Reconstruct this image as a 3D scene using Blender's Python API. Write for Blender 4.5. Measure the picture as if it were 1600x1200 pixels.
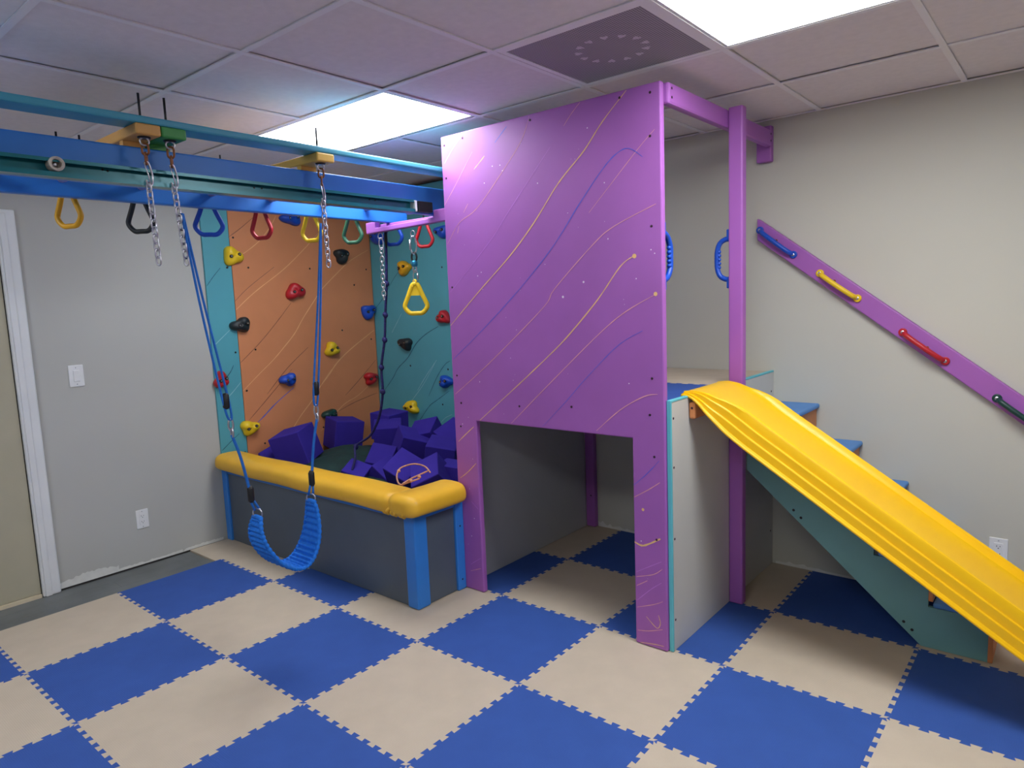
import bpy, bmesh, math, random
from mathutils import Vector, Matrix
random.seed(7)
scene = bpy.context.scene
for o in list(bpy.data.objects): bpy.data.objects.remove(o)
COL = scene.collection

# ------------------------------------------------------------------ camera
F, YAW, PITCH, ROLL = 1068.52, -0.696443, 0.120825, 0.039945
CAM = Vector((2.30927, -2.00000, 1.55445))
fw = Vector((math.sin(YAW)*math.cos(PITCH), math.cos(YAW)*math.cos(PITCH), -math.sin(PITCH)))
r0 = fw.cross(Vector((0, 0, 1))).normalized(); d0 = fw.cross(r0)
RT = math.cos(ROLL)*r0 + math.sin(ROLL)*d0
DN = -math.sin(ROLL)*r0 + math.cos(ROLL)*d0
cd = bpy.data.cameras.new('camera'); cam = bpy.data.objects.new('camera', cd); COL.objects.link(cam)
cd.sensor_fit = 'HORIZONTAL'; cd.sensor_width = 36.0; cd.lens = F*36.0/1600.0
cd.clip_start = 0.05; cd.clip_end = 60
M4 = Matrix((RT, -DN, -fw)).transposed().to_4x4(); M4.translation = CAM
cam.matrix_world = M4
scene.camera = cam

def on(u, ax, val):
    """world point where the photograph's pixel u meets the plane axis=val"""
    d = RT*((u[0]-800)/F) + DN*((u[1]-600)/F) + fw
    return CAM + d*((val-CAM[ax])/d[ax])

# ------------------------------------------------------------------ world, exposure
w = bpy.data.worlds.new('world'); scene.world = w; w.use_nodes = True
w.node_tree.nodes['Background'].inputs[0].default_value = (0.8, 0.85, 1, 1)
w.node_tree.nodes['Background'].inputs[1].default_value = 0.05
vs = scene.view_settings
vs.view_transform = 'Standard'; vs.look = 'None'; vs.gamma = 1.0; vs.use_curve_mapping = False
vs.exposure = 0.88
LAMP = {'pit': 7.8, 'slide': 10.5, 'rear': 7.0}      # strength of the ceiling troffers; the unseen rear pair is added for fill

# ------------------------------------------------------------------ materials
def lin(c):
    return tuple(((v/255)/12.92 if v/255 <= 0.04045 else ((v/255+0.055)/1.055)**2.4) for v in c)
MATS = {}
def mat(name, rgb, rough=0.5, var=0.06, scale=6.0, bump=0.0, bscale=200.0, spec=0.5, metal=0.0, kind=None, coat=0.0):
    if name in MATS: return MATS[name]
    m = bpy.data.materials.new(name); m.use_nodes = True; nt = m.node_tree; N = nt.nodes; L = nt.links
    b = N['Principled BSDF']
    c = lin(rgb)
    tc = N.new('ShaderNodeTexCoord'); nz = N.new('ShaderNodeTexNoise')
    nz.inputs['Scale'].default_value = scale; nz.inputs['Detail'].default_value = 4
    L.new(tc.outputs['Object'], nz.inputs['Vector'])
    rp = N.new('ShaderNodeValToRGB')
    rp.color_ramp.elements[0].position = 0.3; rp.color_ramp.elements[1].position = 0.7
    rp.color_ramp.elements[0].color = tuple(max(0, v*(1-var)) for v in c)+(1,)
    rp.color_ramp.elements[1].color = tuple(min(1, v*(1+var)) for v in c)+(1,)
    L.new(nz.outputs['Fac'], rp.inputs['Fac']); L.new(rp.outputs['Color'], b.inputs['Base Color'])
    b.inputs['Roughness'].default_value = rough; b.inputs['Metallic'].default_value = metal
    b.inputs['Specular IOR Level'].default_value = spec
    if coat: b.inputs['Coat Weight'].default_value = coat; b.inputs['Coat Roughness'].default_value = 0.15
    if bump:
        bp = N.new('ShaderNodeBump'); bp.inputs['Strength'].default_value = bump; bp.inputs['Distance'].default_value = 0.002
        if kind == 'weave':
            wv = N.new('ShaderNodeTexVoronoi'); wv.inputs['Scale'].default_value = bscale
            wv.inputs['Randomness'].default_value = 0.15
            L.new(tc.outputs['Object'], wv.inputs['Vector']); L.new(wv.outputs['Distance'], bp.inputs['Height'])
        else:
            n2 = N.new('ShaderNodeTexNoise'); n2.inputs['Scale'].default_value = bscale; n2.inputs['Detail'].default_value = 3
            L.new(tc.outputs['Object'], n2.inputs['Vector']); L.new(n2.outputs['Fac'], bp.inputs['Height'])
        L.new(bp.outputs['Normal'], b.inputs['Normal'])
    MATS[name] = m
    return m
def emis(name, rgb, s):
    m = bpy.data.materials.new(name); m.use_nodes = True; nt = m.node_tree
    b = nt.nodes['Principled BSDF']; b.inputs['Base Color'].default_value = (0.9, 0.9, 0.9, 1)
    b.inputs['Emission Color'].default_value = tuple(lin(rgb))+(1,); b.inputs['Emission Strength'].default_value = s
    tc = nt.nodes.new('ShaderNodeTexCoord'); nz = nt.nodes.new('ShaderNodeTexNoise'); nz.inputs['Scale'].default_value = 300
    bp = nt.nodes.new('ShaderNodeBump'); bp.inputs['Strength'].default_value = 0.05
    nt.links.new(tc.outputs['Object'], nz.inputs['Vector']); nt.links.new(nz.outputs['Fac'], bp.inputs['Height'])
    nt.links.new(bp.outputs['Normal'], b.inputs['Normal'])
    return m

WALL_L = mat('grey_wall_paint', (186, 186, 180), 0.75, 0.02, 2, 0.05, 350)
WALL_B = mat('warm_grey_wall_paint', (200, 199, 187), 0.75, 0.02, 2, 0.05, 350)
CEIL = mat('ceiling_tile', (236, 228, 227), 0.95, 0.03, 30, 0.25, 260)
GRID = mat('ceiling_grid_metal', (244, 240, 240), 0.6, 0.02)
VINYL = mat('grey_vinyl', (104, 108, 108), 0.45, 0.18, 5, 0.08, 120)
WHITE = mat('white_gloss_paint', (226, 228, 228), 0.4, 0.03)
PLAST = mat('white_plastic', (232, 233, 232), 0.35, 0.02)
DOORM = mat('beige_door_paint', (178, 172, 148), 0.6, 0.03)
PURP = mat('purple_paint', (166, 98, 182), 0.48, 0.06, 3, 0.04, 60)
TEAL = mat('teal_paint', (84, 164, 178), 0.55, 0.05, 4, 0.05, 80)
TEALEDGE = mat('turquoise_edge_paint', (100, 196, 206), 0.5, 0.05)
ORNG = mat('orange_paint', (214, 138, 92), 0.55, 0.06, 3, 0.05, 80)
BLUE = mat('blue_beam_paint', (48, 128, 214), 0.42, 0.06, 4, 0.04, 70)
TRACK = mat('teal_steel_track', (14, 112, 122), 0.28, 0.08, 10, metal=0.15)
RAILT = mat('aqua_rail_paint', (70, 158, 182), 0.42, 0.05)
LILAC = mat('lilac_rung_paint', (196, 176, 212), 0.4, 0.04)
YELW = mat('yellow_vinyl', (236, 182, 48), 0.42, 0.05, 8, 0.06, 40)
SLIDE = mat('yellow_slide_plastic', (255, 198, 6), 0.36, 0.03, 5, 0.03, 300)
MATB = mat('blue_foam', (52, 87, 162), 0.75, 0.05, 8, 0.5, 150, 0.3, kind='weave')
MATW = mat('beige_foam', (196, 182, 162), 0.75, 0.04, 8, 0.4, 150, 0.3, kind='weave')
PITP = mat('slate_panel', (82, 93, 106), 0.4, 0.05)
FOAM = mat('violet_foam', (58, 44, 150), 0.9, 0.06, 12, 0.25, 300, 0.2)
GREEN = mat('dark_green_fabric', (20, 52, 50), 0.8, 0.15, 20, 0.2, 200)
WPAN = mat('white_melamine', (205, 204, 198), 0.5, 0.02)
INNER = mat('grey_inner_panel', (176, 178, 180), 0.6, 0.02)
STEEL = mat('galvanised_steel', (200, 200, 205), 0.3, 0.08, 30, metal=1.0)
RUST = mat('rusty_steel', (140, 92, 58), 0.6, 0.2, 40, metal=0.6)
BLACK = mat('black_plastic', (18, 19, 21), 0.5, 0.1)
DARKMET = mat('dark_steel', (48, 46, 48), 0.45, 0.1, metal=0.5)
SCREW = mat('dark_screw', (60, 36, 52), 0.45, 0.1, metal=0.4)
ROPEB = mat('blue_rope', (22, 104, 190), 0.75, 0.12, 60, 0.3, 400)
ROPEN = mat('navy_rope', (30, 26, 88), 0.8, 0.6, 90, 0.4, 300)
ROPET = mat('tan_rope', (196, 140, 110), 0.8, 0.2, 60, 0.4, 300)
CROCH = mat('blue_crochet', (12, 112, 210), 0.8, 0.12, 60, 0.5, 260)
OBLK = mat('amber_block_paint', (212, 160, 84), 0.45, 0.05)
GBLK = mat('green_block_paint', (62, 146, 70), 0.45, 0.05)
YBLK = mat('mustard_block_paint', (216, 176, 80), 0.45, 0.05)
TREAD = mat('blue_tread_pad', (88, 142, 206), 0.6, 0.04)
RISER = mat('orange_riser_paint', (214, 138, 84), 0.55, 0.05)
STRING = mat('sea_green_stringer_paint', (110, 160, 160), 0.55, 0.05)
CYEL = mat('yellow_plastic', (238, 200, 34), 0.4, 0.05)
CAMB = mat('amber_plastic', (224, 166, 26), 0.4, 0.05)
CRED = mat('red_plastic', (186, 30, 42), 0.4, 0.06)
CBLU = mat('blue_plastic', (22, 78, 190), 0.4, 0.06)
CBLK = mat('charcoal_plastic', (30, 38, 42), 0.5, 0.1)
CGRN = mat('green_plastic', (52, 104, 78), 0.4, 0.06)
CDGR = mat('dark_green_plastic', (18, 60, 56), 0.4, 0.06)
VENTF = mat('vent_grille_dark', (118, 106, 116), 0.7, 0.06)
VENTB = mat('vent_blade', (205, 198, 204), 0.6, 0.1, 120)
P_CREAM = mat('cream_streak', (240, 196, 130), 0.5); P_PEACH = mat('peach_streak', (232, 164, 170), 0.5)
P_BLUE = mat('blue_streak', (84, 96, 214), 0.5); P_LILAC = mat('lilac_streak', (200, 128, 216), 0.5)
P_BROWN = mat('brown_streak', (150, 92, 66), 0.5); P_LTOR = mat('light_orange_streak', (240, 182, 128), 0.5)
P_DTEAL = mat('dark_teal_streak', (32, 92, 112), 0.5); P_LTEAL = mat('light_teal_streak', (150, 200, 205), 0.5)
P_ROYAL = mat('royal_streak', (70, 96, 190), 0.5); P_WHITE = mat('white_speck', (236, 220, 235), 0.5)
PRIMER = mat('white_primer', (222, 222, 216), 0.8, 0.06, 20)
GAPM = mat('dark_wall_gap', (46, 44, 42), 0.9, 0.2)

# ------------------------------------------------------------------ helpers
def link(name, me, m, parent=None, smooth=False):
    o = bpy.data.objects.new(name, me); COL.objects.link(o)
    if m is not None and not me.materials: me.materials.append(m)
    if parent: o.parent = parent
    if smooth: me.shade_smooth()
    return o
def tag(o, label, cat, group=None):
    o['label'] = label; o['category'] = cat
    if group: o['group'] = group
    return o
def struct(o): o['kind'] = 'structure'; return o
def thing(name, label, cat, loc=(0, 0, 0), group=None, rotz=0):
    o = bpy.data.objects.new(name, None); COL.objects.link(o); o.location = loc; o.rotation_euler = (0, 0, rotz)
    o.empty_display_size = 0.1
    return tag(o, label, cat, group)
def pym(name, vs_, fs):
    me = bpy.data.meshes.new(name); me.from_pydata([tuple(v) for v in vs_], [], fs); me.update()
    return me
def fixn(me):
    bm = bmesh.new(); bm.from_mesh(me); bmesh.ops.recalc_face_normals(bm, faces=bm.faces); bm.to_mesh(me); bm.free(); return me
def boxm(x0, x1, y0, y1, z0, z1, r=0.0, seg=2, base=(0, 0, 0)):
    bm = bmesh.new(); bmesh.ops.create_cube(bm, size=1)
    for v in bm.verts:
        v.co = Vector((x0+(v.co.x+.5)*(x1-x0)-base[0], y0+(v.co.y+.5)*(y1-y0)-base[1], z0+(v.co.z+.5)*(z1-z0)-base[2]))
    if r > 0: bmesh.ops.bevel(bm, geom=list(bm.edges), offset=r, segments=seg, profile=0.5, affect='EDGES')
    me = bpy.data.meshes.new('box'); bm.to_mesh(me); bm.free(); return me
def box(name, b, m, parent=None, r=0.0, seg=2, base=None):
    base = base or (parent.location if parent else (0, 0, 0))
    return link(name, boxm(*b, r=r, seg=seg, base=base), m, parent, smooth=False)
def prism(name, poly, axis, a, b_, m, parent=None, r=0.0, base=None, seg=2):
    """extrude a 2D outline along axis from a to b_"""
    base = base or (parent.location if parent else (0, 0, 0))
    def P(p, t):
        q = {0: (t, p[0], p[1]), 1: (p[0], t, p[1]), 2: (p[0], p[1], t)}[axis]
        return (q[0]-base[0], q[1]-base[1], q[2]-base[2])
    n = len(poly)
    vs_ = [P(p, a) for p in poly]+[P(p, b_) for p in poly]
    fs = [tuple(range(n)), tuple(range(2*n-1, n-1, -1))]+[(i, i+n, (i+1) % n+n, (i+1) % n) for i in range(n)]
    me = fixn(pym(name, vs_, fs))
    if r:
        bm = bmesh.new(); bm.from_mesh(me)
        bmesh.ops.bevel(bm, geom=list(bm.edges), offset=r, segments=seg, profile=.5, affect='EDGES', clamp_overlap=True)
        bm.to_mesh(me); bm.free()
    return link(name, me, m, parent)
def tubem(pts, rad, n=8, closed=False, cap=True):
    pts = [Vector(p) for p in pts]; N = len(pts)
    rs = rad if isinstance(rad, (list, tuple)) else [rad]*N
    vs_, fs = [], []
    tans = []
    for i in range(N):
        if closed: t = pts[(i+1) % N]-pts[i-1]
        else: t = pts[min(i+1, N-1)]-pts[max(i-1, 0)]
        tans.append(t.normalized())
    up = Vector((0, 0, 1)) if abs(tans[0].z) < .9 else Vector((1, 0, 0))
    u = (up-tans[0]*up.dot(tans[0])).normalized()
    for i in range(N):
        u = (u-tans[i]*u.dot(tans[i])).normalized(); v = tans[i].cross(u)
        for k in range(n):
            a = 2*math.pi*k/n
            vs_.append(pts[i]+(u*math.cos(a)+v*math.sin(a))*rs[i])
    for i in range(N if closed else N-1):
        j = (i+1) % N
        for k in range(n):
            fs.append((i*n+k, j*n+k, j*n+(k+1) % n, i*n+(k+1) % n))
    if not closed and cap:
        fs.append(tuple(range(n-1, -1, -1))); fs.append(tuple(range((N-1)*n, N*n)))
    return fixn(pym('tube', vs_, fs))
def tube(name, pts, rad, m, parent=None, n=8, closed=False, base=None):
    base = Vector(base or (parent.location if parent else (0, 0, 0)))
    return link(name, tubem([Vector(p)-base for p in pts], rad, n, closed), m, parent, smooth=True)
def cr(pts, k=6):
    """Catmull-Rom smoothing of a polyline"""
    pts = [Vector(p) for p in pts]; out = []
    for i in range(len(pts)-1):
        p0, p1, p2, p3 = pts[max(i-1, 0)], pts[i], pts[i+1], pts[min(i+2, len(pts)-1)]
        for s in range(k):
            t = s/k
            out.append(.5*((2*p1)+(p2-p0)*t+(2*p0-5*p1+4*p2-p3)*t*t+(3*p1-p0-3*p2+p3)*t**3))
    out.append(pts[-1]); return out
def cyl(name, a, b_, rad, m, parent=None, n=14, base=None):
    return tube(name, [a, b_], rad, m, parent, n, base=base)
def streak(px, ax, val, off, width, m, parent, sub=5):
    """a run of dried paint on the plane ax=val, from pixel points traced on that board"""
    P = cr([on(u, ax, val) for u in px], sub); nrm = Vector((0, 0, 0)); nrm[ax] = off/abs(off)
    vs_, fs = [], []; N = len(P)
    for i, p in enumerate(P):
        t = (P[min(i+1, N-1)]-P[max(i-1, 0)]).normalized(); s = t.cross(nrm)
        wv = width*(0.35+0.65*math.sin(math.pi*(i+.6)/(N+.2))**.5)*(0.75+.5*random.random())
        q = p+nrm*abs(off)
        vs_ += [q-s*wv/2-Vector(parent.matrix_world.translation), q+s*wv/2-Vector(parent.matrix_world.translation)]
    for i in range(N-1): fs.append((2*i, 2*i+1, 2*i+3, 2*i+2))
    return link('paint_streak', pym('paint_streak', vs_, fs), m, parent)
def discs(name, px, ax, val, off, rad, m, parent, n=8):
    """small flat flecks or screw heads, each given by a pixel on the plane"""
    nrm = Vector((0, 0, 0)); nrm[ax] = off/abs(off)
    a = Vector((0, 0, 1)); b_ = nrm.cross(a); vs_, fs = [], []
    for u in px:
        c = on(u[:2], ax, val)+nrm*abs(off); r = rad*(u[2] if len(u) > 2 else 1)
        k0 = len(vs_)
        vs_ += [c+(a*math.cos(2*math.pi*k/n)+b_*math.sin(2*math.pi*k/n))*r for k in range(n)]
        fs.append(tuple(range(k0, k0+n)))
    return link(name, fixn(pym(name, vs_, fs)), m, parent)
screw_me = {}
def screw(p, ax, sgn, parent, m=SCREW, rad=0.0055):
    key = (ax, sgn, m.name, rad)
    if key not in screw_me:
        d = Vector((0, 0, 0)); d[ax] = sgn
        screw_me[key] = tubem([-d*.002, d*.0012, d*.0022], [rad, rad, rad*.45], 10); screw_me[key].materials.append(m)
    o = bpy.data.objects.new('screw', screw_me[key]); COL.objects.link(o); o.parent = parent
    o.location = Vector(p)-Vector(parent.location); return o

# ------------------------------------------------------------------ room shell
XL, YB, XR, YF, H = -2.18, 1.84, 4.3, -3.7, 2.461
ZF = -0.012
floor = struct(box('floor', (XL-.1, XR+.1, YF-.1, YB+.1, -.12, ZF-.004), mat('subfloor', (80, 80, 80), .8)))
pl = {}
for k in range(3):                                      # vinyl planks shown along the left wall
    x0 = XL+.004+.12*k; y = YF
    j = 0
    while y < .75:
        y1 = min(y+1.2-(.45 if j == 0 and k % 2 else 0), .75)
        o = box('vinyl_plank', (x0, x0+.1192, y, y1-.0008, ZF-.004, ZF), VINYL, floor, base=(0, 0, 0)); y = y1; j += 1
wl = struct(box('wall_left', (XL-.1, XL, YF-.1, YB+.1, ZF-.1, 2.62), WALL_L))
wb = struct(box('wall_back', (XL, XR+.1, YB, YB+.1, ZF-.1, 2.62), WALL_B))
wr = struct(box('wall_right', (XR, XR+.1, YF-.1, YB, ZF-.1, 2.62), WALL_L))
wf = struct(box('wall_front', (XL, XR, YF-.1, YF, ZF-.1, 2.62), WALL_L))
# primer left bare at the foot of the walls
def ragged(name, ax, val, s, a0, a1, z0, hfun, m, parent, n=26):
    vs_, fs = [], []
    for i in range(n+1):
        a = a0+(a1-a0)*i/n; h = hfun(i/n)
        for z in (z0, z0+h): vs_.append((val+s*.0015, a, z) if ax == 0 else (a, val+s*.0015, z))
    for i in range(n): fs.append((2*i, 2*i+2, 2*i+3, 2*i+1))
    return link(name, pym(name, vs_, fs), m, parent)
rr = random.Random(3)
ragged('primer_patch', 0, XL, 1, -.79, -.47, ZF+.008, lambda t: .03+.02*math.sin(3*t)+.012*rr.random(), PRIMER, wl)
ragged('primer_patch', 0, XL, 1, -.47, -.08, ZF+.008, lambda t: .012+.01*rr.random(), PRIMER, wl)
ragged('primer_patch', 0, XL, 1, -.08, .2, ZF+.012, lambda t: .03*t**.4*(1-t*.5)+.006*rr.random(), PRIMER, wl)
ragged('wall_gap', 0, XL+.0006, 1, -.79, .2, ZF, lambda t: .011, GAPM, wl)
ragged('primer_patch', 1, YB, -1, -.18, .96, ZF+.012, lambda t: .012+.03*max(0, math.sin(9*t+1))*rr.random(), PRIMER, wb, 60)
ragged('primer_patch', 1, YB, -1, 1.02, 1.8, ZF+.012, lambda t: .012+.02*max(0, math.sin(9*t))*rr.random(), PRIMER, wb, 40)
# door and casing on the left wall
door = struct(box('door_1', (XL-.012, XL+.006, -1.72, -.885, .012, 2.06), DOORM))
box('threshold', (XL-.01, XL+.02, -1.72, -.885, ZF, .008), mat('pale_threshold', (214, 200, 170), .6), door, base=(0, 0, 0))
prism('door_gap_shade', [(-.888, ZF), (-.880, ZF), (-.880, 2.06), (-.888, 2.06)], 0, XL, XL+.003, GAPM, door, base=(0, 0, 0))  # dark strip, shade of the gap beside the door put in as colour
tr = struct(box('trim_1', (XL, XL+.026, -.88, -.79, ZF, 2.15), WHITE, r=.008))
box('casing_step', (XL+.018, XL+.033, -.868, -.835, ZF, 2.13), WHITE, tr, r=.005, base=(0, 0, 0))
struct(box('trim_2', (XL, XL+.026, -1.82, -.881, 2.062, 2.15), WHITE, r=.008))
struct(box('trim_3', (XL, XL+.026, -1.82, -1.725, ZF, 2.061), WHITE, r=.008))

# ------------------------------------------------------------------ ceiling
GX = [-2.47+.61*0, -1.86, -1.245, -.632, -.02, .6, 1.225, 1.85, 2.46, 3.07, 3.68, 4.29]
GY = [-3.68, -3.07, -2.46, -1.85, -1.25, -.63, .008, .62, 1.225, 1.835]
ceiling = struct(box('ceiling', (XL-.1, XR+.1, YF-.1, YB+.1, 2.62, 2.70), mat('plenum', (120, 118, 116), .9)))
LIGHTS = [(2, 4, 6, 7, 'pit'), (6, 8, 6, 7, 'slide'), (2, 4, 2, 3, 'rear'), (6, 8, 2, 3, 'rear')]
skip = {(i, j) for a, b_, c, d, _ in LIGHTS for i in range(a, b_) for j in range(c, d)} | {(5, 6)}
for i in range(len(GX)-1):
    for j in range(len(GY)-1):
        if (i, j) in skip: continue
        x0 = max(GX[i], XL)+.004; x1 = min(GX[i+1], XR)-.004
        dz = .004*(((i*7+j*5) % 3)/2)
        box('ceiling_tile', (x0, x1, GY[j]+.004, GY[j+1]-.004, H+.006+dz, H+.02+dz), CEIL, ceiling, base=(0, 0, 0))
for i, x in enumerate(GX[1:-1], 1):
    cuts = [(GY[c]+.0125, GY[d]-.0125) for a, b_, c, d, _ in LIGHTS if a < i < b_]
    y = YF
    for c0, c1 in sorted(cuts)+[(YB, None)]:
        box('grid_bar', (x-.012, x+.012, y, c0, H, H+.005), GRID, ceiling, base=(0, 0, 0)); y = c1
for j, y in enumerate(GY[1:-1]):
    for i in range(len(GX)-1):
        if any(a < i+1 <= b_-1 and c < j+1 < d for a, b_, c, d, _ in LIGHTS): continue
        x0 = max(GX[i], XL)+.0125; x1 = min(GX[i+1], XR)-.0125
        box('grid_bar', (x0, x1, y-.012, y+.012, H+.0003, H+.005), GRID, ceiling, base=(0, 0, 0))
box('grid_bar', (XL, XR, YB-.012, YB-.0005, H-.002, H+.004), GRID, ceiling, base=(0, 0, 0))
box('grid_bar', (XL+.0005, XL+.012, YF, YB, H-.002, H+.004), GRID, ceiling, base=(0, 0, 0))
names = ['bright ceiling light panel above the foam pit', 'bright ceiling light panel beside the perforated vent',
         'unseen ceiling light panel added behind the camera, door side', 'unseen ceiling light panel added overhead behind the camera']
for k, (a, b_, c, d, key) in enumerate(LIGHTS):
    t = thing('ceiling_light', names[k], 'ceiling light', (0, 0, 0), 'recessed ceiling lights')
    X0, X1, Y0, Y1 = GX[a]+.013, GX[b_]-.013, GY[c]+.013, GY[d]-.013
    if k == 0: X0 += .02; Y1 -= .012
    box('diffuser', (X0+.012, X1-.012, Y0+.012, Y1-.012, H+.004, H+.010), emis('light_diffuser_'+key+str(k), (250, 252, 255), LAMP[key]), t)
    box('lamp_housing', (X0, X1, Y0, Y1, H+.03, H+.10), GRID, t)
    for bb in ((X0, X1, Y0, Y0+.012), (X0, X1, Y1-.012, Y1), (X0, X0+.012, Y0+.012, Y1-.012), (X1-.012, X1, Y0+.012, Y1-.012)):
        box('lamp_frame', bb+(H+.002, H+.03), WHITE, t)
# perforated return vent
t = thing('ceiling_vent', 'square dark perforated ceiling vent beside the light', 'vent')
vx0, vx1, vy0, vy1 = GX[5]+.013, GX[6]-.013, GY[6]+.013, GY[7]-.013
for bb in ((vx0, vx1, vy0, vy0+.022), (vx0, vx1, vy1-.022, vy1), (vx0, vx0+.022, vy0+.022, vy1-.022), (vx1-.022, vx1, vy0+.022, vy1-.022)):
    box('vent_frame', bb+(H+.001, H+.02), GRID, t)
m = bpy.data.materials.new('perforated_grille'); m.use_nodes = True; nt = m.node_tree; b = nt.nodes['Principled BSDF']
tc = nt.nodes.new('ShaderNodeTexCoord'); vo = nt.nodes.new('ShaderNodeTexVoronoi'); vo.inputs['Randomness'].default_value = 0
vo.inputs['Scale'].default_value = 110; nt.links.new(tc.outputs['Object'], vo.inputs['Vector'])
rp = nt.nodes.new('ShaderNodeValToRGB'); rp.color_ramp.elements[0].position = .30; rp.color_ramp.elements[1].position = .42
rp.color_ramp.elements[0].color = (.09, .085, .09, 1); rp.color_ramp.elements[1].color = (.42, .39, .41, 1)
nt.links.new(vo.outputs['Distance'], rp.inputs['Fac']); nt.links.new(rp.outputs['Color'], b.inputs['Base Color']); b.inputs['Roughness'].default_value = .6
box('grille', (vx0+.022, vx1-.022, vy0+.022, vy1-.022, H+.004, H+.008), m, t)
cx, cy = (vx0+vx1)/2+.01, (vy0+vy1)/2
for k in range(13):
    a = 2*math.pi*k/13+.2
    c = Vector((cx+.125*math.cos(a), cy+.125*math.sin(a), H+.0035))
    hp = [(0, -.018), (.014, .002), (.014, .011), (.007, .015), (0, .009), (-.007, .015), (-.014, .011), (-.014, .002)]
    ca, sa = math.cos(a-math.pi/2), math.sin(a-math.pi/2)
    poly = [(c.x+p[0]*ca-p[1]*sa, c.y+p[0]*sa+p[1]*ca) for p in hp]
    prism('diffuser_louver', poly, 2, H+.0032, H+.0042, VENTB, t)

# ------------------------------------------------------------------ puzzle mats
T = .61
def edge_pts(a, b_, key):
    """interlocking teeth along the seam from a to b_ (same points for both neighbours)"""
    a, b_ = Vector(a), Vector(b_); d = (b_-a); L_ = d.length; d.normalize(); n = Vector((-d.y, d.x))
    nt_ = 10; pitch = L_/nt_; amp = .0085
    out = [a]
    for k in range(nt_):
        s = k*pitch; sg = 1
        for (u, v) in ((.14, -1), (.06, 1), (.56, 1), (.48, -1)) if False else ((.20, -1), (.12, 1), (.70, 1), (.62, -1)):
            out.append(a+d*(s+u*pitch+.05*pitch)+n*amp*v)
    out.append(b_)
    return out
def tile_mesh(x0, x1, y0, y1, L=True, R=True, B=True, Tp=True, z0=ZF, z1=0.0):
    """outline of one mat; toothed on the sides given"""
    def seg(p, q, toothed, flip):
        if not toothed: return [Vector(p), Vector(q)]
        e = edge_pts(q, p, 0) if flip else edge_pts(p, q, 0)
        return list(reversed(e)) if flip else e
    o = []
    o += seg((x0, y0), (x1, y0), B, False)[:-1]
    o += seg((x1, y0), (x1, y1), R, False)[:-1]
    o += seg((x1, y1), (x0, y1), Tp, True)[:-1]
    o += seg((x0, y1), (x0, y0), L, True)[:-1]
    cx_, cy_ = (x0+x1)/2, (y0+y1)/2
    n = len(o); vs_ = [(p.x-cx_, p.y-cy_, z1) for p in o]+[(p.x-cx_, p.y-cy_, z0) for p in o]
    fs = [tuple(range(n)), tuple(range(2*n-1, n-1, -1))]+[(i+n, (i+1) % n+n, (i+1) % n, i) for i in range(n)]
    return pym('foam_tile', vs_, fs), (cx_, cy_)
mats_ = thing('puzzle_play_mat', 'blue and beige checkered interlocking foam play mat covering the floor', 'play mat')
tcache = {}
for i in range(-3, 7):
    for j in range(-6, 3):
        if j <= -5 and i < -1: pass
        x0, x1, y0, y1 = i*T, (i+1)*T, j*T, (j+1)*T
        L = R = B = Tp = True
        if i == -3: L = False; x0 = -1.83
        if i == 6: R = False
        if j == -6: B = False
        if j == 2: Tp = False; y1 = YB-.004
        reg = (x1-x0 == T and y1-y0 == T)
        key = (round(x1-x0, 4), round(y1-y0, 4), L, R, B, Tp, (i+j) % 2)
        if key not in tcache:
            tcache[key] = tile_mesh(x0, x1, y0, y1, L, R, B, Tp)[0]
            tcache[key].materials.append(MATB if (i+j) % 2 == 0 else MATW)
        o = bpy.data.objects.new('foam_tile', tcache[key]); COL.objects.link(o); o.parent = mats_
        o.location = ((x0+x1)/2, (y0+y1)/2, 0)

for j in range(3):                                       # cut strips that fill up to the left wall beside the pit
    y0, y1 = j*T-(.035 if j == 0 else 0), min((j+1)*T, YB-.004)
    me, c = tile_mesh(-2.172, -1.8302, y0, y1, False, False, False, False); me.materials.append(MATW if j % 2 == 0 else MATB)
    o = bpy.data.objects.new('foam_tile', me); COL.objects.link(o); o.parent = mats_; o.location = (c[0], c[1], 0)

# ------------------------------------------------------------------ wall plates
def outlet(ax, c, s, label):
    """duplex receptacle; ax: wall normal axis, s: direction into the room"""
    t = thing('wall_outlet', label, 'outlet', c, 'white wall outlets')
    def pb(name, u0, u1, z0, z1, d0_, d1, m, r=0, parent=None):
        a, b2 = sorted((s*d0_, s*d1))
        bb = (a, b2, u0, u1, z0, z1) if ax == 0 else (u0, u1, a, b2, z0, z1)
        return link(name, boxm(*bb, r=r), m, parent or t)
    pb('cover_plate', -.037, .037, -.06, .06, 0, .006, PLAST, .003)
    f = pb('receptacle', -.018, .018, -.036, .036, .006, .0085, PLAST, .001)
    for dz in (.018, -.018):
        for dx, hh in ((-.0065, .007), (.0065, .0055)):
            pb('slot', dx-.0012, dx+.0012, dz-hh/2+.003, dz+hh/2+.003, .0085, .0089, BLACK, parent=f)
        pb('slot', -.0022, .0022, dz-.0085, dz-.0045, .0085, .0089, BLACK, parent=f)
    for dz in (.048, -.048): screw(Vector(c)+Vector((s*.006, 0, dz) if ax == 0 else (0, s*.006, dz)), ax, s, t, mat('plate_screw', (170, 170, 172), .35, metal=.8), .003)
    return t
outlet(0, (XL, -.307, .288), 1, 'white wall outlet low on the grey wall left of the foam pit')
outlet(1, (2.056, YB, .293), -1, 'white wall outlet peeking over the slide at the right')
t = thing('light_switch', 'white rocker light switch plate on the grey wall by the door', 'light switch', (XL, -.58, 1.222))
link('cover_plate', boxm(0, .006, -.039, .039, -.063, .063, r=.003), PLAST, t)
link('rocker', boxm(.005, .011, -.0165, .0165, -.033, .033, r=.003), PLAST, t)
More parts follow.
